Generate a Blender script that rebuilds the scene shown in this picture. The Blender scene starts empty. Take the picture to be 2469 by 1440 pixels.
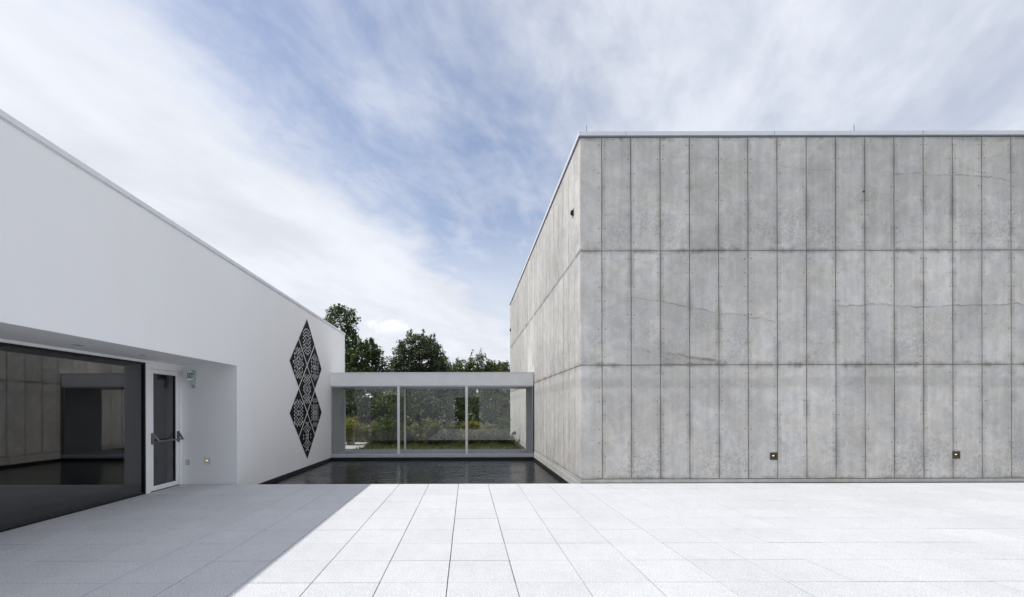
import bpy, math, random
import numpy as np
from mathutils import Vector, Matrix

random.seed(7)
RNG = np.random.default_rng(11)
C = bpy.context.scene
COL = C.collection

# ------------------------------------------------------------------ camera, sky, sun, exposure
EYE = 1.55
FPX = 1126.0                      # focal length in pixels of the 2469 px wide picture
cam = bpy.data.cameras.new('camera')
cam.sensor_width = 36.0
cam.lens = 36.0 * FPX / 2469.0
cam.shift_x = 108.5 / 2469.0
cam.shift_y = 265.0 / 2469.0
cam.clip_end = 2000
camo = bpy.data.objects.new('camera', cam)
COL.objects.link(camo)
camo.location = (0, 0, EYE)
camo.matrix_world = Matrix.Translation((0, 0, EYE)) @ Matrix.Rotation(math.radians(90), 4, 'X') @ Matrix.Rotation(math.radians(-0.14), 4, 'Z')
C.camera = camo

SUN_EL = math.radians(58.9)
sun_dir = Vector((-math.cos(SUN_EL), 0.004, math.sin(SUN_EL))).normalized()
sl = bpy.data.lights.new('sun', 'SUN')
sl.energy = 2.62
sl.angle = math.radians(0.5)
sl.color = (1.0, 0.972, 0.935)
so = bpy.data.objects.new('sun', sl)
COL.objects.link(so)
so.rotation_euler = sun_dir.to_track_quat('Z', 'Y').to_euler()

W = bpy.data.worlds.new('World')
C.world = W
W.use_nodes = True


class NT:
    """Small helper around a node tree."""
    def __init__(s, tree):
        s.t = tree
        tree.nodes.clear()

    def n(s, typ, **kw):
        nd = s.t.nodes.new(typ)
        for k, v in kw.items():
            setattr(nd, k, v)
        return nd

    def put(s, sock, v):
        if isinstance(v, bpy.types.NodeSocket):
            s.t.links.new(v, sock)
        else:
            sock.default_value = v

    def m(s, op, a, b=0.0, c=None, clamp=False):
        nd = s.n('ShaderNodeMath', operation=op, use_clamp=clamp)
        s.put(nd.inputs[0], a)
        s.put(nd.inputs[1], b)
        if c is not None:
            s.put(nd.inputs[2], c)
        return nd.outputs[0]

    def ramp(s, v, lo, hi, a=0.0, b=1.0, smooth=True):
        nd = s.n('ShaderNodeMapRange', interpolation_type='SMOOTHSTEP' if smooth else 'LINEAR')
        s.put(nd.inputs['Value'], v)
        for k, x in (('From Min', lo), ('From Max', hi), ('To Min', a), ('To Max', b)):
            s.put(nd.inputs[k], x)
        return nd.outputs[0]

    def noise(s, vec, scale, detail=4.0, rough=0.55, dist=0.0):
        nd = s.n('ShaderNodeTexNoise')
        if vec is not None:
            s.put(nd.inputs['Vector'], vec)
        nd.inputs['Scale'].default_value = scale
        nd.inputs['Detail'].default_value = detail
        nd.inputs['Roughness'].default_value = rough
        nd.inputs['Distortion'].default_value = dist
        return nd.outputs['Fac']

    def xyz(s, x, y, z):
        nd = s.n('ShaderNodeCombineXYZ')
        for i, v in enumerate((x, y, z)):
            s.put(nd.inputs[i], v)
        return nd.outputs[0]

    def sep(s, v):
        nd = s.n('ShaderNodeSeparateXYZ')
        s.put(nd.inputs[0], v)
        return nd.outputs

    def mix(s, f, a, b, blend='MIX'):
        nd = s.n('ShaderNodeMix', data_type='RGBA', blend_type=blend)
        s.put(nd.inputs[0], f)
        s.put(nd.inputs[6], a)
        s.put(nd.inputs[7], b)
        return nd.outputs[2]

    def scale(s, vec, x, y, z):
        nd = s.n('ShaderNodeVectorMath', operation='MULTIPLY')
        s.put(nd.inputs[0], vec)
        nd.inputs[1].default_value = (x, y, z)
        return nd.outputs[0]


def rgb(r, g, b):
    return (r, g, b, 1.0)


SKY_STRENGTH = 0.1
nt = NT(W.node_tree)
out = nt.n('ShaderNodeOutputWorld')
bg = nt.n('ShaderNodeBackground')
bg.inputs[1].default_value = SKY_STRENGTH
sky = nt.n('ShaderNodeTexSky', sky_type='NISHITA')
sky.sun_disc = False
sky.sun_elevation = SUN_EL
sky.sun_rotation = math.radians(-90)
sky.air_density = 1.0
sky.dust_density = 1.0
sky.ozone_density = 1.0
tc = nt.n('ShaderNodeTexCoord')
X, Y, Z = nt.sep(tc.outputs['Generated'])
zz = nt.m('ADD', nt.m('MAXIMUM', Z, 0.0), 0.12)
U = nt.m('DIVIDE', X, zz)                      # coordinates on a flat cloud layer
V = nt.m('DIVIDE', Y, zz)
cl = nt.xyz(U, V, 0.0)
sN = nt.m('SUBTRACT', nt.m('MULTIPLY', U, 0.913), nt.m('MULTIPLY', V, 0.409))
tN = nt.m('ADD', nt.m('MULTIPLY', U, 0.409), nt.m('MULTIPLY', V, 0.913))
fib = nt.xyz(nt.m('MULTIPLY', sN, 1.5), nt.m('MULTIPLY', tN, 0.75), 0.0)
big = nt.noise(cl, 1.6, 8.0, 0.56, 0.2)
fine = nt.noise(fib, 4.2, 9.0, 0.60, 0.25)
soft = nt.noise(fib, 1.1, 5.0, 0.55, 0.3)
warp = nt.m('ADD', nt.m('MULTIPLY', nt.m('SUBTRACT', big, 0.5), 0.62), nt.m('MULTIPLY', nt.m('SUBTRACT', fine, 0.5), 0.34))
sW = nt.m('ADD', nt.m('ADD', sN, 0.72), warp)
left = nt.ramp(sW, -0.06, -0.54)                # bank of cloud on one side of the gap
right = nt.ramp(sW, 0.04, 0.66)                 # thinner veil on the other
thin = nt.m('MULTIPLY', right, nt.ramp(nt.m('ADD', nt.m('MULTIPLY', soft, 0.6), nt.m('MULTIPLY', fine, 0.4)), 0.30, 0.62, 0.62, 0.97))
wisp = nt.ramp(nt.m('ADD', nt.m('MULTIPLY', fine, 0.55), nt.m('MULTIPLY', big, 0.45)), 0.32, 0.72, 0.12, 0.66)
cov = nt.m('MAXIMUM', nt.m('MAXIMUM', nt.m('MULTIPLY', left, 0.97), thin), wisp)
low = nt.ramp(Z, 0.52, 0.08, 0.0, 0.92)         # pale air towards the horizon
cov = nt.m('MAXIMUM', cov, low)
lum = nt.ramp(nt.m('ADD', nt.m('MULTIPLY', soft, 0.7), nt.m('MULTIPLY', fine, 0.3)), 0.32, 0.66, 0.88, 1.06)
ccol = nt.mix(nt.ramp(sW, -0.5, 0.9), rgb(7.0, 7.25, 7.8), rgb(6.6, 6.9, 7.6))
ccol = nt.mix(1.0, ccol, nt.xyz(lum, lum, lum), 'MULTIPLY')
sk = nt.mix(1.0, sky.outputs[0], rgb(1.20, 1.17, 1.23), 'MULTIPLY')
# one small heap cloud low over the trees
pd = nt.n('ShaderNodeVectorMath', operation='SUBTRACT')
nt.put(pd.inputs[0], tc.outputs['Generated'])
pd.inputs[1].default_value = (-0.170, 0.971, 0.169)
pw = nt.noise(nt.scale(tc.outputs['Generated'], 1, 1, 1), 30.0, 6.0, 0.62, 0.4)
px, py, pz = nt.sep(pd.outputs[0])
r2 = nt.m('ADD', nt.m('POWER', nt.m('DIVIDE', px, 0.036), 2.0), nt.m('POWER', nt.m('DIVIDE', pz, 0.017), 2.0))
puff = nt.ramp(nt.m('SUBTRACT', nt.m('ADD', r2, 0.0), nt.m('MULTIPLY', nt.m('SUBTRACT', pw, 0.5), 7.0)), 1.5, 0.1, 0.0, 0.62)
puff = nt.m('MULTIPLY', puff, nt.m('GREATER_THAN', Y, 0.0))
puff = nt.m('MULTIPLY', puff, nt.ramp(pz, -0.024, 0.008))
skc = nt.mix(cov, sk, ccol)
skc = nt.mix(puff, skc, rgb(9.2, 9.3, 9.6))
nt.t.links.new(skc, bg.inputs[0])
nt.t.links.new(bg.outputs[0], out.inputs[0])

C.view_settings.view_transform = 'Standard'
C.view_settings.look = 'None'
C.view_settings.exposure = 0.31
C.view_settings.gamma = 1.0
C.view_settings.use_curve_mapping = False
C.render.engine = 'CYCLES'
C.cycles.use_denoising = True
C.cycles.max_bounces = 14
C.cycles.diffuse_bounces = 9
C.cycles.transparent_max_bounces = 24
C.cycles.sample_clamp_indirect = 10.0
C.cycles.caustics_reflective = False
C.cycles.caustics_refractive = False


# ------------------------------------------------------------------ materials
def principled(name):
    m = bpy.data.materials.new(name)
    m.use_nodes = True
    t = NT(m.node_tree)
    o = t.n('ShaderNodeOutputMaterial')
    p = t.n('ShaderNodeBsdfPrincipled')
    t.t.links.new(p.outputs[0], o.inputs[0])
    return m, t, p


def bump(t, p, h, strength, dist):
    b = t.n('ShaderNodeBump')
    b.inputs['Strength'].default_value = strength
    b.inputs['Distance'].default_value = dist
    t.put(b.inputs['Height'], h)
    t.t.links.new(b.outputs[0], p.inputs['Normal'])


def plain(name, col, rough=0.5, metal=0.0, var=0.06, scale=6.0, spec=0.5):
    m, t, p = principled(name)
    g = t.n('ShaderNodeNewGeometry').outputs['Position']
    f = t.ramp(t.noise(g, scale, 5.0, 0.6), 0.3, 0.7, 1.0 - var, 1.0 + var)
    t.put(p.inputs['Base Color'], t.mix(1.0, rgb(*col), t.xyz(f, f, f), 'MULTIPLY'))
    t.put(p.inputs['Roughness'], t.ramp(t.noise(g, scale * 3, 4.0), 0.3, 0.7, rough * 0.85, min(1, rough * 1.15)))
    p.inputs['Metallic'].default_value = metal
    p.inputs['Specular IOR Level'].default_value = spec
    return m


def glow(name, col, strength):
    m, t, p = principled(name)
    p.inputs['Base Color'].default_value = rgb(*col)
    p.inputs['Emission Color'].default_value = rgb(*col)
    p.inputs['Emission Strength'].default_value = strength
    return m


def make_stucco():
    m, t, p = principled('white_stucco')
    g = t.n('ShaderNodeNewGeometry').outputs['Position']
    a = t.noise(g, 0.45, 4.0, 0.5)
    b = t.noise(t.scale(g, 1.0, 1.0, 0.16), 2.2, 5.0, 0.6)
    f = t.m('ADD', t.ramp(a, 0.3, 0.7, 0.972, 1.0), t.ramp(b, 0.35, 0.7, -0.006, 0.006))
    t.put(p.inputs['Base Color'], t.mix(1.0, rgb(0.885, 0.885, 0.885), t.xyz(f, f, f), 'MULTIPLY'))
    p.inputs['Roughness'].default_value = 0.85
    p.inputs['Specular IOR Level'].default_value = 0.25
    bump(t, p, t.m('ADD', t.noise(g, 160.0, 3.0), t.noise(g, 1.3, 2.0)), 0.12, 0.004)
    return m


def make_concrete(name, base, panel=True):
    m, t, p = principled(name)
    geo = t.n('ShaderNodeNewGeometry')
    g = geo.outputs['Position']
    oc = t.n('ShaderNodeTexCoord').outputs['Object']
    oi = t.n('ShaderNodeObjectInfo')
    wx, wy, wz = t.sep(g)
    lx, ly, lz = t.sep(oc)
    rnd = oi.outputs['Random']
    cloudy = t.noise(g, 0.8, 6.0, 0.62, 0.4)
    mott = t.noise(g, 4.2, 7.0, 0.66, 0.6)
    grain = t.noise(g, 52.0, 4.0, 0.72)
    speck = t.noise(g, 19.0, 3.0, 0.8, 0.4)
    streak = t.noise(t.scale(g, 9.0, 9.0, 0.5), 1.0, 5.0, 0.6)
    v = t.ramp(cloudy, 0.28, 0.72, 0.86, 1.09)
    v = t.m('MULTIPLY', v, t.ramp(mott, 0.3, 0.72, 0.87, 1.08))
    v = t.m('MULTIPLY', v, t.ramp(streak, 0.3, 0.7, 0.93, 1.045))
    # rougher, mottled zones in the lower part of every lift
    zone = t.m('MULTIPLY', t.ramp(lz, 0.35, -0.85), t.ramp(t.noise(g, 1.1, 4.0, 0.6), 0.40, 0.64))
    v = t.m('MULTIPLY', v, t.m('SUBTRACT', 1.0, t.m('MULTIPLY', zone, t.ramp(speck, 0.40, 0.62, 0.0, 0.27))))
    v = t.m('MULTIPLY', v, t.ramp(t.noise(g, 33.0, 3.0, 0.7), 0.66, 0.76, 1.0, 0.86))
    v = t.m('MULTIPLY', v, t.ramp(grain, 0.3, 0.7, 0.93, 1.06))
    if panel:
        v = t.m('MULTIPLY', v, t.ramp(rnd, 0.0, 1.0, 0.92, 1.05, False))
        # grime bled out of the formwork joints
        ex = t.m('SUBTRACT', 0.298, t.m('ABSOLUTE', lx))
        en = t.m('ADD', ex, t.m('MULTIPLY', t.m('SUBTRACT', t.noise(t.scale(g, 6, 6, 2.4), 1.0, 5.0, 0.65), 0.5), 0.13))
        jd = t.m('MULTIPLY', t.ramp(en, 0.095, -0.01), t.ramp(t.noise(g, 1.6, 3.0), 0.34, 0.68, 0.02, 0.36))
        ez = t.m('SUBTRACT', 1.172, t.m('ABSOLUTE', lz))
        ezn = t.m('ADD', ez, t.m('MULTIPLY', t.m('SUBTRACT', t.noise(t.scale(g, 7, 7, 3.0), 1.0, 6.0, 0.7), 0.5), 0.22))
        hd = t.m('MULTIPLY', t.ramp(ezn, 0.095, -0.02), t.ramp(t.noise(g, 2.1, 4.0), 0.36, 0.64, 0.10, 0.58))
        grime = t.m('MAXIMUM', jd, hd)
        # pour lines and water marks along the front wall
        wig = t.m('MULTIPLY', t.m('SUBTRACT', t.noise(t.xyz(wx, wy, 0.0), 1.3, 6.0, 0.62), 0.5), 0.36)

        def pour(z0, slope, thick, x0, x1, amt):
            wob = t.m('MULTIPLY', t.m('SUBTRACT', t.noise(t.xyz(wx, wy, z0 * 7.3), 1.1 + 0.13 * (z0 % 3), 6.0, 0.64), 0.5), 0.34)
            zl = t.m('ADD', t.m('ADD', t.m('MULTIPLY', t.m('SUBTRACT', wx, 2.3), slope), z0), wob)
            d = t.m('SUBTRACT', wz, zl)
            line = t.m('MULTIPLY', t.ramp(t.m('ABSOLUTE', d), thick, thick * 0.25), t.ramp(t.noise(t.xyz(wx, wy, z0 * 3.1), 2.3, 5.0, 0.7), 0.30, 0.68))
            skirt = t.m('MULTIPLY', t.ramp(d, -0.34, 0.0), t.m('LESS_THAN', d, 0.0))
            skirt = t.m('MULTIPLY', skirt, t.ramp(mott, 0.36, 0.62, 0.0, 0.30))
            k = t.m('MAXIMUM', line, skirt)
            k = t.m('MULTIPLY', k, t.m('MULTIPLY', t.ramp(wx, x0, x0 + 0.3), t.ramp(wx, x1 + 0.5, x1)))
            return t.m('MULTIPLY', k, amt)
        for a in ((4.02, -0.17, 0.024, 3.2, 6.2, 0.36), (3.60, 0.006, 0.026, 7.4, 16.0, 0.50),
                  (2.88, -0.115, 0.05, 2.9, 5.0, 0.5), (6.95, -0.10, 0.022, 4.0, 7.5, 0.20),
                  (6.55, -0.03, 0.026, 8.6, 12.2, 0.36), (7.40, -0.035, 0.10, 8.8, 14.0, 0.5)):
            grime = t.m('MAXIMUM', grime, pour(*a))
        # dark wash under the second joint near the corner
        wash = t.m('MULTIPLY', t.ramp(t.m('ADD', t.m('MULTIPLY', t.m('SUBTRACT', wx, 4.1), 0.20), t.m('ADD', t.m('SUBTRACT', wz, 2.72), t.m('MULTIPLY', t.m('SUBTRACT', mott, 0.5), 0.25))), 0.06, -0.03),
                   t.m('MULTIPLY', t.ramp(wx, 2.9, 3.6), t.m('MULTIPLY', t.ramp(wx, 5.7, 4.9), t.m('GREATER_THAN', wz, 2.44))))
        wash = t.m('MULTIPLY', wash, t.ramp(t.m('ADD', t.m('MULTIPLY', mott, 0.6), t.m('MULTIPLY', cloudy, 0.4)), 0.40, 0.58, 0.0, 0.27))
        grime = t.m('MAXIMUM', grime, wash)
        # faint horizontal tide bands in the lowest lift
        band = t.m('MULTIPLY', t.ramp(t.m('ABSOLUTE', t.m('ADD', t.m('SUBTRACT', wz, 2.08), t.m('MULTIPLY', wig, 0.5))), 0.16, 0.04), t.ramp(mott, 0.38, 0.6, 0.0, 0.22))
        grime = t.m('MAXIMUM', grime, band)
        v = t.m('MULTIPLY', v, t.m('SUBTRACT', 1.0, grime))
        # pale lime runs
        lime = t.m('MULTIPLY', t.ramp(t.noise(t.xyz(t.m('ADD', wx, wy), 0.0, 0.0), 1.25, 5.0, 0.6), 0.60, 0.72), t.ramp(wz, 3.8, 6.6, 0.0, 0.16))
        v = t.m('ADD', v, lime)
    warm = t.ramp(t.noise(g, 1.9, 4.0), 0.35, 0.68)
    col = t.mix(warm, rgb(base[0] * 0.993, base[1], base[2] * 1.015), rgb(base[0] * 1.01, base[1], base[2] * 0.97))
    t.put(p.inputs['Base Color'], t.mix(1.0, col, t.xyz(v, v, v), 'MULTIPLY'))
    t.put(p.inputs['Roughness'], t.ramp(mott, 0.3, 0.7, 0.72, 0.92))
    p.inputs['Specular IOR Level'].default_value = 0.3
    bump(t, p, t.m('ADD', t.m('MULTIPLY', speck, 0.6), grain), 0.22, 0.004)
    return m


def make_paver():
    m, t, p = principled('pale_granite_paver')
    g = t.n('ShaderNodeNewGeometry').outputs['Position']
    rnd = t.n('ShaderNodeObjectInfo').outputs['Random']
    v = t.ramp(rnd, 0.0, 1.0, 0.972, 1.025, False)
    v = t.m('MULTIPLY', v, t.ramp(t.noise(g, 70.0, 4.0, 0.8), 0.34, 0.66, 0.74, 1.17))
    v = t.m('MULTIPLY', v, t.ramp(t.noise(g, 150.0, 2.0, 0.8), 0.60, 0.72, 1.0, 0.72))
    v = t.m('MULTIPLY', v, t.ramp(t.noise(g, 0.9, 5.0, 0.6), 0.3, 0.7, 0.955, 1.03))
    v = t.m('MULTIPLY', v, t.ramp(t.noise(g, 7.0, 5.0, 0.7), 0.3, 0.7, 0.96, 1.03))
    t.put(p.inputs['Base Color'], t.mix(1.0, rgb(0.617, 0.622, 0.630), t.xyz(v, v, v), 'MULTIPLY'))
    p.inputs['Roughness'].default_value = 0.8
    p.inputs['Specular IOR Level'].default_value = 0.3
    bump(t, p, t.noise(g, 110.0, 3.0, 0.7), 0.15, 0.002)
    return m


def make_glass(name, tint, ior=1.5):
    m = bpy.data.materials.new(name)
    m.use_nodes = True
    t = NT(m.node_tree)
    o = t.n('ShaderNodeOutputMaterial')
    geo = t.n('ShaderNodeNewGeometry')
    i = t.m('ADD', t.m('MULTIPLY', geo.outputs['Backfacing'], 1.0 / ior - ior), ior)
    f = t.n('ShaderNodeFresnel')
    t.put(f.inputs['IOR'], i)
    tr = t.n('ShaderNodeBsdfTransparent')
    tr.inputs[0].default_value = rgb(*tint)
    gl = t.n('ShaderNodeBsdfGlossy')
    gl.inputs['Roughness'].default_value = 0.0
    gl.inputs[0].default_value = rgb(1, 1, 1)
    b = t.n('ShaderNodeBump')
    b.inputs['Strength'].default_value = 0.008
    b.inputs['Distance'].default_value = 0.004
    t.put(b.inputs['Height'], t.noise(geo.outputs['Position'], 1.1, 1.0))
    t.t.links.new(b.outputs[0], gl.inputs['Normal'])
    mx = t.n('ShaderNodeMixShader')
    t.t.links.new(f.outputs[0], mx.inputs[0])
    t.t.links.new(tr.outputs[0], mx.inputs[1])
    t.t.links.new(gl.outputs[0], mx.inputs[2])
    t.t.links.new(mx.outputs[0], o.inputs[0])
    return m


def make_water():
    m, t, p = principled('dark_pool_water')
    g = t.n('ShaderNodeNewGeometry').outputs['Position']
    p.inputs['Base Color'].default_value = rgb(0.006, 0.007, 0.008)
    p.inputs['Roughness'].default_value = 0.035
    p.inputs['IOR'].default_value = 1.33
    p.inputs['Specular IOR Level'].default_value = 0.5
    wide = t.noise(t.scale(g, 2.4, 5.0, 1.0), 1.0, 3.0, 0.55, 0.6)
    ripple = t.noise(t.scale(g, 9.0, 17.0, 1.0), 1.0, 3.0, 0.55, 0.5)
    calm = t.ramp(t.noise(t.scale(g, 0.5, 0.9, 1.0), 1.0, 2.0), 0.38, 0.62, 0.35, 1.0)
    h = t.m('ADD', t.m('MULTIPLY', wide, 0.55), t.m('MULTIPLY', t.m('MULTIPLY', ripple, calm), 0.30))
    bump(t, p, h, 0.85, 0.033)
    return m


def make_leaf(name, dark, light, trans=0.32):
    m = bpy.data.materials.new(name)
    m.use_nodes = True
    t = NT(m.node_tree)
    o = t.n('ShaderNodeOutputMaterial')
    geo = t.n('ShaderNodeNewGeometry')
    f = t.m('ADD', t.m('MULTIPLY', geo.outputs['Random Per Island'], 0.6), t.m('MULTIPLY', t.noise(geo.outputs['Position'], 0.7, 3.0), 0.5))
    col = t.mix(t.ramp(f, 0.15, 0.95), rgb(*dark), rgb(*light))
    p = t.n('ShaderNodeBsdfPrincipled')
    t.put(p.inputs['Base Color'], col)
    p.inputs['Roughness'].default_value = 0.45
    p.inputs['Specular IOR Level'].default_value = 0.35
    tl = t.n('ShaderNodeBsdfTranslucent')
    t.put(tl.inputs[0], t.mix(1.0, col, rgb(1.1, 1.25, 0.5), 'MULTIPLY'))
    mx = t.n('ShaderNodeMixShader')
    mx.inputs[0].default_value = trans
    t.t.links.new(p.outputs[0], mx.inputs[1])
    t.t.links.new(tl.outputs[0], mx.inputs[2])
    t.t.links.new(mx.outputs[0], o.inputs[0])
    return m


def make_ground():
    m, t, p = principled('lawn_soil')
    g = t.n('ShaderNodeNewGeometry').outputs['Position']
    a = t.noise(g, 1.2, 6.0, 0.65)
    b = t.noise(g, 22.0, 4.0, 0.7)
    col = t.mix(t.ramp(a, 0.35, 0.65), rgb(0.045, 0.062, 0.020), rgb(0.085, 0.085, 0.040))
    f = t.ramp(b, 0.3, 0.7, 0.6, 1.3)
    t.put(p.inputs['Base Color'], t.mix(1.0, col, t.xyz(f, f, f), 'MULTIPLY'))
    p.inputs['Roughness'].default_value = 0.95
    bump(t, p, b, 0.5, 0.03)
    return m


M = {}
M['stucco'] = make_stucco()
M['concrete'] = make_concrete('board_cast_concrete', (0.62, 0.602, 0.563))
M['plinth'] = make_concrete('plinth_concrete', (0.52, 0.51, 0.48), False)
M['joint'] = make_concrete('joint_concrete', (0.255, 0.237, 0.205), False)
M['paver'] = make_paver()
M['bedding'] = plain('joint_sand', (0.03, 0.03, 0.034), 0.95)
M['coping'] = plain('coping_metal', (0.74, 0.76, 0.78), 0.5, 0.0, 0.03)
M['coping_lip'] = plain('dark_coping_trim', (0.20, 0.215, 0.23), 0.5, 0.1, 0.05)  # dark metal of the drip edge and coping seams
M['white_metal'] = plain('white_painted_metal', (0.89, 0.89, 0.885), 0.4, 0.0, 0.03, 3.0)
M['sill_metal'] = plain('brushed_sill_metal', (0.60, 0.62, 0.65), 0.55, 0.3, 0.05)
M['black_metal'] = plain('black_frame_metal', (0.008, 0.008, 0.009), 0.35, 0.2, 0.1)
M['liner'] = plain('black_pool_liner', (0.006, 0.006, 0.007), 0.6, 0.0, 0.2)
M['steel'] = plain('dark_steel', (0.22, 0.215, 0.21), 0.35, 0.85, 0.08, 20)
M['inner_grey'] = plain('shaded_interior_grey', (0.34, 0.355, 0.375), 0.6, 0.0, 0.03)  # interior grey; on the end linings the colour includes indoor shade
M['dark_room'] = plain('dark_interior', (0.018, 0.018, 0.02), 0.7, 0.0, 0.1)
M['door_inner'] = plain('grey_board_behind_door', (0.115, 0.125, 0.135), 0.6, 0.0, 0.05)
M['panel_black'] = plain('black_powder_coat', (0.014, 0.014, 0.016), 0.6, 0.0, 0.12, 9, 0.08)
M['green_print'] = plain('dark_green_print', (0.010, 0.055, 0.030), 0.5)
M['sign_white'] = plain('pale_sign_plastic', (0.62, 0.70, 0.66), 0.35)
M['clear_grey'] = plain('grey_acrylic_mount', (0.40, 0.47, 0.48), 0.25)
M['plate_grey'] = plain('grey_cover_plate', (0.66, 0.67, 0.68), 0.45)
M['plate_gap'] = plain('cover_plate_gasket', (0.10, 0.105, 0.11), 0.6)
M['bronze'] = plain('bronze_light_housing', (0.060, 0.056, 0.056), 0.5, 0.3)
M['lamp'] = glow('warm_lamp', (1.0, 0.62, 0.25), 0.9)
M['glass'] = make_glass('clear_glass', (0.985, 0.99, 0.99), 1.56)
M['glass_far'] = make_glass('clear_glass_rear', (0.99, 0.993, 0.993), 1.18)
M['glass_dark'] = make_glass('tinted_glass', (0.34, 0.35, 0.37), 1.92)
M['glass_door'] = make_glass('door_glass', (0.62, 0.64, 0.66), 1.75)
M['water'] = make_water()
M['ground'] = make_ground()
M['gravel'] = plain('pale_gravel', (0.42, 0.40, 0.37), 0.95, 0.0, 0.3, 30)
M['bark'] = plain('bark', (0.075, 0.060, 0.048), 0.9, 0.0, 0.3, 8)
M['twig'] = plain('pale_twig', (0.16, 0.13, 0.10), 0.9, 0.0, 0.3, 8)
M['wood'] = plain('weathered_wood', (0.33, 0.31, 0.28), 0.85, 0.0, 0.2, 12)
M['leaf_a'] = make_leaf('deep_green_leaf', (0.026, 0.046, 0.016), (0.100, 0.140, 0.056))
M['leaf_b'] = make_leaf('grey_green_leaf', (0.036, 0.052, 0.031), (0.155, 0.180, 0.120))
M['leaf_c'] = make_leaf('fresh_green_leaf', (0.044, 0.068, 0.016), (0.150, 0.185, 0.056))
M['leaf_d'] = make_leaf('yellow_green_leaf', (0.12, 0.13, 0.022), (0.38, 0.35, 0.085))
M['leaf_e'] = make_leaf('olive_leaf', (0.11, 0.115, 0.050), (0.32, 0.30, 0.16))
M['leaf_w'] = make_leaf('woodland_leaf', (0.014, 0.026, 0.010), (0.065, 0.088, 0.034), 0.2)
M['blade'] = make_leaf('grass_blade', (0.045, 0.062, 0.016), (0.120, 0.130, 0.045))

# ------------------------------------------------------------------ object helpers
ORG = {}


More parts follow.
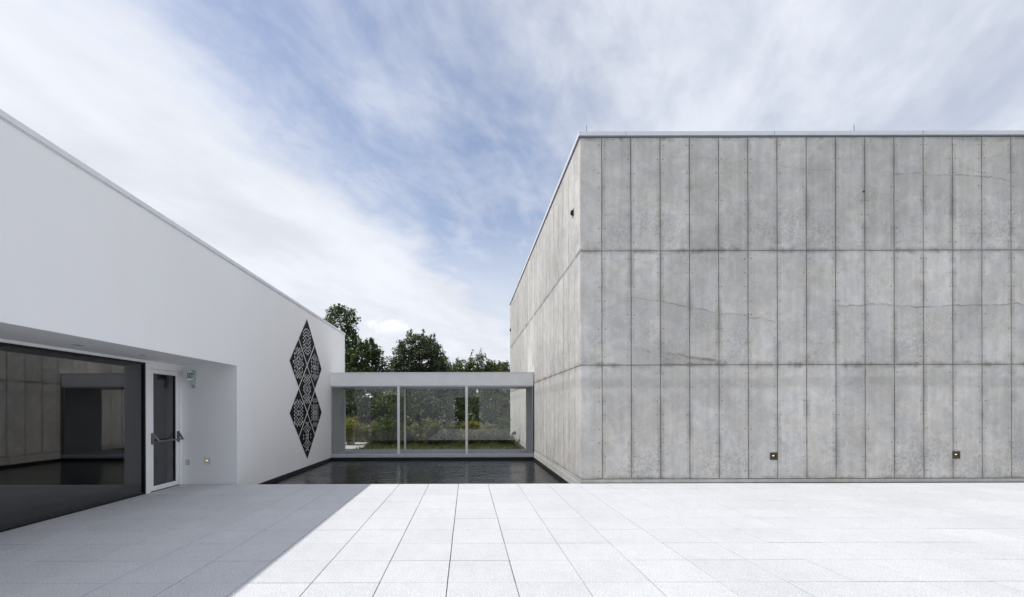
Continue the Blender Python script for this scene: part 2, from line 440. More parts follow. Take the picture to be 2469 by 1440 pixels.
class MB:
    """Collects shapes; build() links them as one mesh object."""
    def __init__(s):
        s.v = []
        s.f = []

    def add(s, vs, fs):
        o = len(s.v)
        s.v += [tuple(p) for p in vs]
        s.f += [tuple(i + o for i in f) for f in fs]
        return s

    def box(s, x0, x1, y0, y1, z0, z1):
        return s.add([(x0, y0, z0), (x1, y0, z0), (x1, y1, z0), (x0, y1, z0), (x0, y0, z1), (x1, y0, z1), (x1, y1, z1), (x0, y1, z1)],
                     [(0, 3, 2, 1), (4, 5, 6, 7), (0, 1, 5, 4), (1, 2, 6, 5), (2, 3, 7, 6), (3, 0, 4, 7)])

    def hexa(s, p):
        return s.add(p, [(0, 3, 2, 1), (4, 5, 6, 7), (0, 1, 5, 4), (1, 2, 6, 5), (2, 3, 7, 6), (3, 0, 4, 7)])

    def cbox(s, x0, x1, y0, y1, z0, z1, b=0.004):
        """Box with chamfered edges (octagonal cut on all three axes)."""
        xs, ys, zs = (x0, x1), (y0, y1), (z0, z1)
        vid = {}
        vs = []
        for i in (0, 1):
            for j in (0, 1):
                for k in (0, 1):
                    sx, sy, sz = (b if i == 0 else -b), (b if j == 0 else -b), (b if k == 0 else -b)
                    vid[i, j, k, 'x'] = len(vs); vs.append((xs[i], ys[j] + sy, zs[k] + sz))
                    vid[i, j, k, 'y'] = len(vs); vs.append((xs[i] + sx, ys[j], zs[k] + sz))
                    vid[i, j, k, 'z'] = len(vs); vs.append((xs[i] + sx, ys[j] + sy, zs[k]))
        fs = []
        c = Vector(((x0 + x1) / 2, (y0 + y1) / 2, (z0 + z1) / 2))

        def face(ids):
            p = [Vector(vs[q]) for q in ids]
            n = (p[1] - p[0]).cross(p[2] - p[0])
            mid = sum(p, Vector()) / len(p)
            fs.append(tuple(ids) if n.dot(mid - c) > 0 else tuple(reversed(ids)))
        for i in (0, 1):
            face([vid[i, 0, 0, 'x'], vid[i, 1, 0, 'x'], vid[i, 1, 1, 'x'], vid[i, 0, 1, 'x']])
            face([vid[0, i, 0, 'y'], vid[1, i, 0, 'y'], vid[1, i, 1, 'y'], vid[0, i, 1, 'y']])
            face([vid[0, 0, i, 'z'], vid[1, 0, i, 'z'], vid[1, 1, i, 'z'], vid[0, 1, i, 'z']])
            for j in (0, 1):
                face([vid[i, j, 0, 'x'], vid[i, j, 1, 'x'], vid[i, j, 1, 'y'], vid[i, j, 0, 'y']])
                face([vid[i, 0, j, 'x'], vid[i, 1, j, 'x'], vid[i, 1, j, 'z'], vid[i, 0, j, 'z']])
                face([vid[0, i, j, 'y'], vid[1, i, j, 'y'], vid[1, i, j, 'z'], vid[0, i, j, 'z']])
                for k in (0, 1):
                    face([vid[i, j, k, 'x'], vid[i, j, k, 'y'], vid[i, j, k, 'z']])
        return s.add(vs, fs)

    def tube(s, pts, radii, n=8):
        pts = [Vector(p) for p in pts]
        if not hasattr(radii, '__len__'):
            radii = [radii] * len(pts)
        rings = []
        for i, p in enumerate(pts):
            d = (pts[min(i + 1, len(pts) - 1)] - pts[max(i - 1, 0)]).normalized()
            a = d.cross(Vector((0, 0, 1)) if abs(d.z) < 0.9 else Vector((1, 0, 0))).normalized()
            b = d.cross(a)
            rings.append([p + radii[i] * (math.cos(2 * math.pi * k / n) * a + math.sin(2 * math.pi * k / n) * b) for k in range(n)])
        vs = [q for r in rings for q in r]
        fs = []
        for i in range(len(rings) - 1):
            for k in range(n):
                fs.append((i * n + k, (i + 1) * n + k, (i + 1) * n + (k + 1) % n, i * n + (k + 1) % n))
        fs.append(tuple(range(n)))
        fs.append(tuple(reversed([(len(rings) - 1) * n + k for k in range(n)])))
        return s.add(vs, fs)

    def build(s, name, mat, parent=None, loc=None, smooth=False):
        if loc is None:
            if parent is not None:
                loc = ORG[parent.name]
            else:
                a = np.array(s.v)
                lo, hi = a.min(0), a.max(0)
                loc = Vector(((lo[0] + hi[0]) / 2, (lo[1] + hi[1]) / 2, lo[2]))
        loc = Vector(loc)
        me = bpy.data.meshes.new(name)
        me.from_pydata([(p[0] - loc.x, p[1] - loc.y, p[2] - loc.z) for p in s.v], [], s.f)
        me.materials.append(M[mat])
        if smooth:
            me.polygons.foreach_set('use_smooth', [True] * len(me.polygons))
        me.update()
        return link(name, me, loc, parent)


def link(name, me, loc, parent=None):
    o = bpy.data.objects.new(name, me)
    COL.objects.link(o)
    loc = Vector(loc)
    ORG[o.name] = loc
    if parent is not None:
        o.parent = parent
        o.location = loc - ORG[parent.name]
    else:
        o.location = loc
    return o


def dup(o, loc, parent, rot=None):
    c = o.copy()
    COL.objects.link(c)
    ORG[c.name] = Vector(loc)
    c.parent = parent
    c.location = Vector(loc) - (ORG[parent.name] if parent else Vector())
    if rot is not None:
        c.rotation_euler = rot
    return c


def tag(o, label=None, cat=None, group=None, kind=None):
    for k, v in (('label', label), ('category', cat), ('group', group), ('kind', kind)):
        if v:
            o[k] = v
    return o


def empty(name, loc, label, cat, group=None):
    o = bpy.data.objects.new(name, None)
    COL.objects.link(o)
    o.location = loc
    o.empty_display_size = 0.2
    ORG[o.name] = Vector(loc)
    return tag(o, label, cat, group)


# ------------------------------------------------------------------ main dimensions
XL = -4.74        # face of the white building
XG = -5.90        # its recessed glazing
YF = 9.625        # front of the concrete building, back of the recess
YP = 9.605        # edge of the paving at the pool
XR = 2.342        # sunlit side of the concrete building
YC, YD = 16.30, 17.98   # front and rear glazing of the corridor
YE = 18.15        # far end of the white building
ZW = -0.235       # water level

# ------------------------------------------------------------------ ground, pool
g = MB()
gx = [-500, XL - 0.3, XR + 0.3, 500]
gy = [-300, YP - 0.4, YC + 0.3, 900]
for i in range(3):
    for j in range(3):
        if i == 1 and j == 1:
            continue
        g.add([(gx[i], gy[j], -0.05), (gx[i + 1], gy[j], -0.05), (gx[i + 1], gy[j + 1], -0.05), (gx[i], gy[j + 1], -0.05)], [(0, 1, 2, 3)])
tag(g.build('ground', 'ground', loc=(0, 0, -0.05)), kind='structure')

b = MB()
b.box(XL - 0.05, XR + 0.05, YP - 0.06, YC + 0.05, -0.62, -0.55)
b.box(XL - 0.05, XR + 0.05, YP - 0.06, YP - 0.022, -0.55, -0.035)
b.box(XL + 0.002, XL + 0.035, YP - 0.02, YC - 0.02, -0.55, -0.150)
b.box(XR - 0.045, XR - 0.002, YP - 0.02, YC - 0.02, -0.55, -0.150)
b.box(XL + 0.036, XR - 0.046, YC - 0.075, YC + 0.02, -0.55, -0.1595)
tag(b.build('pool_basin', 'liner'), kind='structure')
wv = MB()
wv.add([(XL + 0.035, YP - 0.02, ZW), (XR - 0.045, YP - 0.02, ZW), (XR - 0.045, YC - 0.02, ZW), (XL + 0.035, YC - 0.02, ZW)], [(0, 1, 2, 3)])
tag(wv.build('water', 'water'), kind='structure')

# ------------------------------------------------------------------ paving, tile by tile
pave = MB()
pave.add([(XG - 0.1, -3.2, -0.034), (17, -3.2, -0.034), (17, YF, -0.034), (XG - 0.1, YF, -0.034)], [(0, 1, 2, 3)])
pavement = tag(pave.build('pavement', 'bedding', loc=(0, 4, -0.034)), kind='structure')
PX, PY = 0.6055, 0.605
GAP = 0.0076


def tile_mesh(w, d):
    h, c, t = 0.03, 0.0025, []
    a, e = w / 2, d / 2
    vs = [(-a, -e, -h), (a, -e, -h), (a, e, -h), (-a, e, -h), (-a, -e, -c), (a, -e, -c), (a, e, -c), (-a, e, -c),
          (-a + c, -e + c, 0), (a - c, -e + c, 0), (a - c, e - c, 0), (-a + c, e - c, 0)]
    fs = [(8, 9, 10, 11)]
    for k in range(4):
        q = (k + 1) % 4
        fs += [(k, q, q + 4, k + 4), (k + 4, q + 4, q + 8, k + 8)]
    return vs, fs


def project(x, y, z=0.0):
    return 1126 + FPX * x / y, 985 + FPX * (EYE - z) / y


cells = []
for r in range(-12, 9):
    y0 = 4.16 + PY * r
    for k in range(-11, 29):
        x0 = -0.177 + PX * k
        x1 = x0 + PX
        if x1 < XG + 0.06:
            continue
        x0c = max(x0, XG + 0.004)
        shown = 0.0
        if y0 + PY > 3.7:
            pts = [project(xx, max(yy, 3.0)) for xx, yy in ((x0c, y0), (x1, y0), (x1, y0 + PY), (x0c, y0 + PY))]
            xs = [q[0] for q in pts]
            ys = [q[1] for q in pts]
            if min(xs) < 2469 and max(xs) > 0 and min(ys) < 1440:
                shown = (min(2469, max(xs)) - max(0, min(xs))) * (min(1440, max(ys)) - min(ys)) + 1
        cells.append((shown, x0c, x1, y0, y0 + PY))
cells.sort(reverse=True)
first = {}
rest = MB()
rr = random.Random(5)
for i, (sh, x0, x1, y0, y1) in enumerate(cells):
    cx, cy = (x0 + x1) / 2 + rr.uniform(-.0009, .0009), (y0 + y1) / 2 + rr.uniform(-.0020, .0020)
    dz = rr.uniform(-.0012, .0004)
    w = round(x1 - x0 - GAP, 4)
    if sh > 0 and i < 290:
        if w not in first:
            mb = MB()
            mb.add(*tile_mesh(w, PY - GAP))
            mb.v = [(p[0] + cx, p[1] + cy, p[2] + dz) for p in mb.v]
            first[w] = mb.build('paver', 'paver', pavement, loc=(cx, cy, dz))
        else:
            dup(first[w], (cx, cy, dz), pavement)
    else:
        vs, fs = tile_mesh(w, PY - GAP)
        rest.add([(p[0] + cx, p[1] + cy, p[2] + dz) for p in vs], fs)
if rest.v:
    tag(rest.build('outlying_pavers', 'paver', pavement), kind='stuff')

# ------------------------------------------------------------------ white building
wb = empty('white_building', (-8.5, 8.0, 0), 'long low white stucco building with a recessed dark glass front on the left', 'building')


def ztop(y):
    return 4.565 - 0.0085 * y


NEAR = -9.0
RN = -3.4          # near end of the recess
w = MB()
x0 = -13.0
za, zb = ztop(NEAR), ztop(YE)
w.hexa([(x0, NEAR, 2.44), (XL, NEAR, 2.44), (XL, YE, 2.44), (x0, YE, 2.44), (x0, NEAR, za), (XL, NEAR, za), (XL, YE, zb), (x0, YE, zb)])
w.box(x0, XL, YF, YE, -0.55, 2.44)
w.box(x0, XL, NEAR, RN, -0.1, 2.44)
w.box(x0, x0 + 0.3, RN, YF, -0.1, 2.44)
w.build('wall', 'stucco', wb)
c = MB()
ca, cb = ztop(NEAR), ztop(YE + 0.02)
c.hexa([(x0, NEAR, ca + .002), (XL + .022, NEAR, ca + .002), (XL + .022, YE + .02, cb + .002), (x0, YE + .02, cb + .002),
        (x0, NEAR, ca + .070), (XL + .022, NEAR, ca + .070), (XL + .022, YE + .02, cb + .070), (x0, YE + .02, cb + .070)])
cop = c.build('coping', 'coping', wb)
c = MB()
c.hexa([(XL, NEAR, ca - .014), (XL + .012, NEAR, ca - .014), (XL + .012, YE, cb - .014), (XL, YE, cb - .014),
        (XL, NEAR, ca + .001), (XL + .012, NEAR, ca + .001), (XL + .012, YE, cb + .001), (XL, YE, cb + .001)])
c.build('drip_edge', 'plate_grey', cop)

# glass front: black frame, two big panes, dark room behind
win = MB()
GY1 = 8.50
win.box(XG - .03, XG + .022, RN + .02, GY1, 2.368, 2.400)
win.box(XG - .03, XG + .022, RN + .02, GY1, 0.002, 0.030)
win.box(XG - .05, XG + .030, GY1, GY1 + .03, 0.002, 2.40)
win.box(XG - .03, XG + .022, RN + .02, RN + .05, 0.03, 2.368)
window = win.build('window', 'black_metal', wb)
for y0, y1 in ((RN + .05, 2.398), (2.402, GY1 - .002)):
    MB().box(XG - .012, XG, y0, y1, 0.030, 2.368).build('pane', 'glass_dark', window)
MB().box(XG - .06, XG + .05, RN, YF - .002, 2.400, 2.439).build('head_trim', 'white_metal', wb)
rm = MB()
rm.box(-10.0, -9.9, RN + .05, YF - .1, 0.0, 2.42)
rm.box(-9.9, XG - .06, RN + .05, YF - .1, -0.04, 0.0)
rm.box(-9.9, XG - .06, RN + .05, YF - .1, 2.36, 2.40)
rm.build('interior_wall', 'dark_room', wb)

# door with panic bar
D0, D1 = GY1 + .031, YF - .005
fr = MB()
fr.box(XG - .07, XG + .035, D0, D0 + .125, 0.002, 2.399)
fr.box(XG - .07, XG + .035, D1 - .085, D1, 0.002, 2.399)
fr.box(XG - .07, XG + .035, D0 + .125, D1 - .085, 2.305, 2.399)
door_frame = fr.build('door_frame', 'white_metal', wb)
L0, L1 = D0 + .131, D1 - .091
lf = MB()
lf.cbox(XG - .035, XG + .020, L0, L0 + .095, 0.016, 2.299, .003)
lf.cbox(XG - .035, XG + .020, L1 - .095, L1, 0.016, 2.299, .003)
lf.cbox(XG - .035, XG + .020, L0 + .095, L1 - .095, 2.222, 2.299, .003)
lf.cbox(XG - .035, XG + .020, L0 + .095, L1 - .095, 0.016, 0.105, .003)
door = lf.build('door', 'white_metal', wb)
gk = MB()
for y0, y1, z0, z1 in ((L0 + .095, L0 + .103, .105, 2.222), (L1 - .121, L1 - .095, .105, 2.222), (L0 + .103, L1 - .121, 2.212, 2.222), (L0 + .103, L1 - .121, .105, .115)):
    gk.box(XG - .030, XG + .012, y0, y1, z0, z1)
gk.build('glazing_gasket', 'black_metal', door)
MB().box(XG - .012, XG - .004, L0 + .103, L1 - .121, .115, 2.212).build('pane', 'glass_door', door)
MB().box(XG - .30, XG - .26, L0 - .3, L1 + .05, 0.0, 2.3).build('door_backing', 'door_inner', wb)  # plain grey board behind the door pane
MB().box(XG - .03, XG + .03, L0, L1, 0.002, 0.014).build('threshold', 'plate_gap', door)
zb_ = 1.02
pb = MB()
for yc, s in ((L0 + .045, 1), (L1 - .045, -1)):
    pb.cbox(XG + .020, XG + .062, yc - .022, yc + .022, zb_ - .13, zb_ + .085, .006)
    pb.tube([(XG + .05, yc, zb_ + .05), (XG + .085, yc + s * .012, zb_ + .010), (XG + .135, yc + s * .03, zb_ - .055), (XG + .14, yc + s * .035, zb_ - .075)], [.017, .019, .017, .015], 8)
pb.tube([(XG + .14, L0 + .04, zb_ - .070), (XG + .14, L1 - .04, zb_ - .070)], .0165, 10)
pb.build('panic_bar', 'steel', door, smooth=False)

# ceiling lights in the soffit
def downlight(x, y, lab):
    t = empty('ceiling_light', (x, y, 2.44), lab, 'ceiling light', 'round lights in the recess ceiling')
    mb = MB()
    n = 24
    vs, fs = [], []
    for k in range(n):
        a = 2 * math.pi * k / n
        for r_, z_ in ((.075, 2.439), (.075, 2.433), (.058, 2.433), (.050, 2.438)):
            vs.append((x + r_ * math.cos(a), y + r_ * math.sin(a), z_))
    for k in range(n):
        q = (k + 1) % n
        for j in range(3):
            fs.append((k * 4 + j, q * 4 + j, q * 4 + j + 1, k * 4 + j + 1))
    mb.add(vs, fs)
    mb.build('trim_ring', 'plate_grey', t)
    mb = MB()
    vs = [(x + .052 * math.cos(2 * math.pi * k / n), y + .052 * math.sin(2 * math.pi * k / n), 2.4365) for k in range(n)]
    mb.add(vs, [tuple(reversed(range(n)))])
    mb.build('lens', 'dark_room', t)


downlight(-5.36, 1126 * 5.36 / (1126 - 190), 'round recessed ceiling light nearest the left end of the recess ceiling')
downlight(-5.36, 1126 * 5.36 / (1126 - 345), 'round recessed ceiling light in front of the glass door')

# exit sign standing out from the back wall of the recess
ex = empty('exit_sign', (-5.62, YF, 2.0), 'small green and white EXIT sign beside the glass door in the recess', 'sign')
MB().cbox(-5.645, -5.575, YF - .055, YF - .001, 1.985, 2.345, .004).build('wall_mount', 'clear_grey', ex)
MB().cbox(-5.635, -5.585, YF - .075, YF - .056, 2.05, 2.12, .003).build('battery_cover', 'sign_white', ex)
sp = MB().cbox(-5.617, -5.603, YF - .285, YF - .056, 2.135, 2.305, .003).build('sign_plate', 'sign_white', ex)


def text_mesh(body, size, name):
    cu = bpy.data.curves.new(name, 'FONT')
    cu.body = body
    cu.size = size
    cu.extrude = 0.0015
    cu.offset = 0.0050
    cu.align_x = 'CENTER'
    cu.align_y = 'CENTER'
    o = bpy.data.objects.new(name, cu)
    COL.objects.link(o)
    dg = bpy.context.evaluated_depsgraph_get()
    me = bpy.data.meshes.new_from_object(o.evaluated_get(dg))
    bpy.data.objects.remove(o)
    bpy.data.curves.remove(cu)
    return me


for side in (1, -1):
    tm = text_mesh('EXIT', 0.150, 'lettering')
    tm.materials.clear()
    tm.materials.append(M['green_print'])
    # text x axis runs along +Y for a reader looking towards -X
    R = Matrix(((0, 0, side, 0), (side, 0, 0, 0), (0, 1, 0, 0), (0, 0, 0, 1)))
    S = Matrix.Diagonal((0.66, 1.0, 1.0, 1.0))
    tm.transform(R @ S)
    o = link('lettering', tm, (-5.61 + side * .0085, YF - .172, 2.220), sp)

# cover plate and lit wall light on the back wall of the recess
cp = empty('cover_plate', (-5.78, YF, .43), 'small blank upright cover plate low on the recess wall by the door', 'wall plate')
px = (452 - 1126) / FPX * YF
MB().box(px - .036, px + .036, YF - .006, YF - .001, .405, .505).build('gasket', 'plate_gap', cp)
MB().cbox(px - .029, px + .029, YF - .012, YF - .0065, .412, .498, .002).build('lid', 'plate_grey', cp)


def step_light(name, x, y, z, half, lab, body, shade, group):
    t = empty(name, (x, y, z), lab, 'wall light', group)
    h = half
    f = MB()
    o = .045
    f.cbox(x - h, x + h, y - .012, y - .001, z + o * .55, z + h, .002)
    f.cbox(x - h, x + h, y - .012, y - .001, z - h, z - o * .55, .002)
    f.cbox(x - h, x - o, y - .012, y - .001, z - o * .55, z + o * .55, .002)
    f.cbox(x + o, x + h, y - .012, y - .001, z - o * .55, z + o * .55, .002)
    f.build('face_plate', body, t)
    MB().box(x - o, x + o, y - .0035, y - .0012, z - o * .55, z + o * .55).build('recess', shade, t)
    MB().box(x - o * .65, x + o * .25, y - .008, y - .004, z + o * .02, z + o * .42).build('lamp', 'lamp', t)
    return t


px = (500 - 1126) / FPX * YF
step_light('recess_wall_light', px, YF, .48, .072, 'pale square wall light glowing warm, low on the white recess wall', 'plate_grey', 'plate_grey', None)

# ------------------------------------------------------------------ seven perforated diamonds on the white wall
CY, CZ, PW, PH = 13.84, 2.137, 1.405, 1.404
HX = XL + .006


def diamond(cy, cz, seed, lab):
    rg = random.Random(seed)
    hw, hh = PW / 2 - .036, PH / 2 - .036
    cu = bpy.data.curves.new('diamond_panel', 'CURVE')
    cu.dimensions = '2D'
    cu.fill_mode = 'BOTH'
    cu.extrude = .0014

    def poly(pts):
        s = cu.splines.new('POLY')
        s.points.add(len(pts) - 1)
        for q, (a, e) in zip(s.points, pts):
            q.co = (a, e, 0, 1)
        s.use_cyclic_u = True
    poly([(-hw, 0), (0, -hh), (hw, 0), (0, hh)])

    def inside(a, e, mg):
        return abs(a) / hw + abs(e) / hh < 1 - mg

    def oval(a, e, ra, re, n=8, square=False):
        if square:
            poly([(a - ra, e - re), (a + ra, e - re), (a + ra, e + re), (a - ra, e + re)])
        else:
            poly([(a + ra * math.cos(2 * math.pi * k / n), e + re * math.sin(2 * math.pi * k / n)) for k in range(n)])
    oval(0, 0, .032, .085 + rg.random() * .02, square=rg.random() < .6)
    pitch_a = .190 + rg.random() * .024
    pitch_e = .045 + rg.random() * .006
    style = rg.randrange(3)
    for i in range(0, 6):
        for j in range(-10, 11):
            a = i * pitch_a + (.5 * pitch_a if j % 2 else 0)
            e = j * pitch_e
            if style == 1:
                e += math.copysign(.03 * math.sin(a * 9), j) if j else 0
            if (a / .39) ** 2 + (e / .45) ** 2 > 1 or (abs(a) < .09 and abs(e) < .14) or not inside(a, e, .10):
                continue
            rs = random.Random(seed * 1000 + i * 37 + abs(j))
            if rs.random() < .08:
                continue
            ra = .031 + .010 * rs.random()
            re = .029 + .010 * rs.random()
            sq = rs.random() < .3
            for sg in ((1, -1) if a > .001 else (1,)):
                oval(sg * a, e, ra, re, 8, sq)
    for sa in (1, -1):
        for se in (1, -1):
            if style != 0 or seed % 2:
                q = [(.290, .300), (.375, .285), (.290, .375)]
                q = [(sa * a, se * e) for a, e in q]
                if all(inside(a, e, .08) for a, e in q):
                    poly(q)
    o = bpy.data.objects.new('tmp', cu)
    COL.objects.link(o)
    me = bpy.data.meshes.new_from_object(o.evaluated_get(bpy.context.evaluated_depsgraph_get()))
    bpy.data.objects.remove(o)
    bpy.data.curves.remove(cu)
    me.transform(Matrix(((0, 0, 1, 0), (1, 0, 0, 0), (0, 1, 0, 0), (0, 0, 0, 1))))
    me.materials.clear()
    me.materials.append(M['panel_black'])
    tag(link('diamond_panel', me, (HX, cy, cz)), lab, 'wall art', 'perforated black diamonds on the white wall')


for q in (
    (CY, CZ + PH, 1, 'topmost black perforated diamond panel at the peak of the wall group'),
    (CY - PW / 2, CZ + PH / 2, 2, 'upper left black perforated diamond panel, just below the topmost one'),
    (CY + PW / 2, CZ + PH / 2, 3, 'upper right black perforated diamond panel, on the side nearer the glass corridor'),
    (CY, CZ, 4, 'middle black perforated diamond panel at the waist of the wall group'),
    (CY - PW / 2, CZ - PH / 2, 5, 'lower left black perforated diamond panel, on the side nearer the door recess'),
    (CY + PW / 2, CZ - PH / 2, 6, 'lower right black perforated diamond panel, beside the corridor glass'),
    (CY, CZ - PH, 7, 'bottom black perforated diamond panel with its tip just above the pool edge')):
    diamond(*q)

# ------------------------------------------------------------------ concrete building
cbd = empty('concrete_building', (8.0, 17.0, 0), 'tall board-cast grey concrete building with vertical panels on the right', 'building')
PWID = 0.6026
ROWZ = [(0.085, 2.435), (2.435, 4.790), (4.790, 7.130)]
XE, YB = 18.0, 25.3
core = MB()
core.box(XR + .009, XE, YF + .009, YB - .009, -0.55, 7.13)
core.build('wall_core', 'joint', cbd)


def panel_mesh(w, h, seed):
    """Cast panel in its own frame: x across, z up, face at y = 0, edges slightly ragged."""
    rg = random.Random(seed)
    a, e, nz, nx = w / 2, h / 2, 9, 3
    ring = []
    for i in range(nx):
        ring.append((-a + 2 * a * i / nx, -e))
    for i in range(nz):
        ring.append((a, -e + 2 * e * i / nz))
    for i in range(nx):
        ring.append((a - 2 * a * i / nx, e))
    for i in range(nz):
        ring.append((-a, e - 2 * e * i / nz))
    ring = [(x + rg.uniform(-.0030, .0030), z + rg.uniform(-.0032, .0032)) for x, z in ring]
    n = len(ring)
    vs = [(x, .016, z) for x, z in ring] + [(x, .004, z) for x, z in ring] + [(x * (1 - .003 / a), 0, z * (1 - .003 / e)) for x, z in ring]
    fs = [tuple(range(2 * n, 3 * n))]
    for k in range(n):
        q = (k + 1) % n
        fs += [(k, q, q + n, k + n), (k + n, q + n, q + 2 * n, k + 2 * n)]
    return vs, fs


PANELS = {}


def panel(w, h, variant, loc, rot):
    key = (round(w, 3), round(h, 3), variant)
    if key not in PANELS:
        mb = MB()
        mb.add(*panel_mesh(w, h, hash(key) & 0xffff))
        me = bpy.data.meshes.new('wall_panel')
        me.from_pydata(mb.v, [], mb.f)
        me.materials.append(M['concrete'])
        PANELS[key] = me
    o = link('wall_panel', PANELS[key], loc, cbd)
    o.rotation_euler = rot
    return o


JG = .017
frx = [XR + .002]
x = XR + .4445
while x < XE - .7:
    frx.append(x)
    x += PWID
rv = random.Random(3)
for (z0, z1) in ROWZ:
    for a, e in zip(frx[:-1], frx[1:]):
        panel(e - a - JG, z1 - z0 - JG, rv.randrange(5), ((a + e) / 2, YF, (z0 + z1) / 2), (0, 0, 0))
sdy = [YF + .002]
y = YF + .5
while y < YB:
    sdy.append(y)
    y += PWID
sdy.append(YB)
for (z0, z1) in ROWZ:
    for a, e in zip(sdy[:-1], sdy[1:]):
        panel(e - a - JG * .6, z1 - z0 - JG * .7, rv.randrange(5), (XR, (a + e) / 2, (z0 + z1) / 2), (0, 0, math.radians(-90)))

pl = MB()
pl.box(XR - .006, XE, YF - .006, YF + .008, 0.012, 0.078)
pl.build('plinth', 'plinth', cbd)
pl = MB()
pl.box(XR - .022, XR + .008, YF + .016, YB, -0.15, 0.000)
pl.box(XR - .008, XR + .008, YF + .016, YB, 0.006, 0.078)
pl.build('plinth', 'plinth', cbd)

# form-tie pocks beside the joints
tp = MB()
rt = random.Random(8)


def pock(cx, cz, r, face):
    n = 6
    if face == 'front':
        tp.add([(cx + r * math.cos(2 * math.pi * k / n), YF - .0012, cz + r * math.sin(2 * math.pi * k / n)) for k in range(n)] +
               [(cx + r * 1.15 * math.cos(2 * math.pi * k / n), YF + .002, cz + r * 1.15 * math.sin(2 * math.pi * k / n)) for k in range(n)],
               [tuple(range(n))] + [(k, k + n, (k + 1) % n + n, (k + 1) % n) for k in range(n)])
    else:
        tp.add([(XR - .0012, cx - r * math.cos(2 * math.pi * k / n), cz + r * math.sin(2 * math.pi * k / n)) for k in range(n)], [tuple(range(n))])


for x in frx[1:]:
    for (z0, z1) in ROWZ:
        for k in range(8):
            z = z0 + .17 + k * (z1 - z0 - .34) / 7
            for s in (-1, 1):
                if rt.random() < .82:
                    pock(x + s * rt.uniform(.056, .070), z + rt.uniform(-.008, .008), rt.uniform(.008, .015), 'front')
            if rt.random() < .75:
                pock(x + rt.uniform(-.004, .004), z + rt.uniform(-.006, .006), rt.uniform(.009, .016), 'front')
for q in range(70):
    pock(rt.uniform(XR + .1, XE - 2), rt.uniform(.15, 7.0), rt.uniform(.004, .010), 'front')
for y in sdy[1:]:
    for (z0, z1) in ROWZ:
        for k in range(8):
            if rt.random() < .5:
                pock(y + rt.choice((-1, 1)) * .06, z0 + .17 + k * (z1 - z0 - .34) / 7, .008, 'side')
tag(tp.build('tie_pocks', 'joint', cbd), kind='stuff')

cc = MB()
cc.box(XR - .030, XE, YF - .030, YB + .03, 7.156, 7.235)
cop = cc.build('coping', 'coping', cbd)
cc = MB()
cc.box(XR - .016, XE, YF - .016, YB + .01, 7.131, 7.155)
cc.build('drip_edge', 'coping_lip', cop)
cs = MB()
for x in (3.28, 6.33, 9.38, 12.43):
    cs.box(x - .004, x + .004, YF - .0325, YF - .0305, 7.158, 7.233)
cs.build('coping_seam', 'coping_lip', cop)

for px, h, lab in ((1416, .19, 'thin lightning rod on the roof edge by the concrete corner'),
                   (2061, .20, 'thin lightning rod midway along the concrete roof edge')):
    yy = YF + .10
    xx = (px - 1126) / FPX * yy
    t = empty('lightning_rod', (xx, yy, 7.235), lab, 'lightning rod', 'rods along the concrete roof edge')
    MB().tube([(xx, yy, 7.235), (xx, yy, 7.25)], .022, 10).build('base', 'steel', t)
    MB().tube([(xx, yy, 7.25), (xx, yy, 7.25 + h * .85), (xx, yy, 7.25 + h)], [.0062, .0058, .002], 8).build('rod', 'steel', t)

step_light('wall_light', (1865 - 1126) / FPX * YF, YF, 1.55 + (985 - 1104 + 2) * YF / FPX, .077, 'dark square wall light glowing warm, low on the concrete wall, nearer the pool', 'bronze', 'dark_room', 'dark wall lights low on the concrete wall')
step_light('wall_light', (2305 - 1126) / FPX * YF, YF, 1.55 + (985 - 1103 + 3) * YF / FPX, .077, 'dark square wall light glowing warm, low on the concrete wall, farther from the pool', 'bronze', 'dark_room', 'dark wall lights low on the concrete wall')


def spout(y, z, s, lab):
    t = empty('overflow_spout', (XR, y, z - s), lab, 'wall spout', 'black spouts on the sunlit concrete side')
    f = MB()
    n = 10
    ring = []
    for xx, r_ in ((XR - .002, s * 1.15), (XR - .02, s * 1.15), (XR - .02, s), (XR - .05, s), (XR - .05, s * .8), (XR - .03, s * .78)):
        ring.append([(xx, y + r_ * .95 * math.cos(2 * math.pi * k / n), z + r_ * math.sin(2 * math.pi * k / n)) for k in range(n)])
    fs = []
    for i in range(len(ring) - 1):
        for k in range(n):
            fs.append((i * n + k, i * n + (k + 1) % n, (i + 1) * n + (k + 1) % n, (i + 1) * n + k))
    f.add([p for r_ in ring for p in r_], fs + [tuple(len(ring) * n - n + k for k in range(n))])
    f.build('pipe', 'black_metal', t)
    MB().cbox(XR - .006, XR - .001, y - s * 1.5, y + s * 1.5, z - s * 1.5, z + s * 1.5, .002).build('flange', 'steel', t)


ys = FPX * XR / (1383 - 1126)
spout(ys, 1.55 + (985 - 514) * ys / FPX, .055, 'small black round spout high on the sunlit concrete side, close to the corner')
spout(24.9, 1.55 + (985 - 796) * 24.9 / FPX, .075, 'small black spout at the far end of the sunlit concrete side')
xx, zz_ = (2084 - 1126) / FPX * YF, 1.55 + (985 - 467 + 2) * YF / FPX
t = empty('wall_clip', (xx, YF, zz_), 'tiny black clip on a panel joint high on the concrete front', 'clip')
MB().cbox(xx - .022, xx + .012, YF - .02, YF - .001, zz_ - .014, zz_ + .014, .004).build('clip', 'black_metal', t)

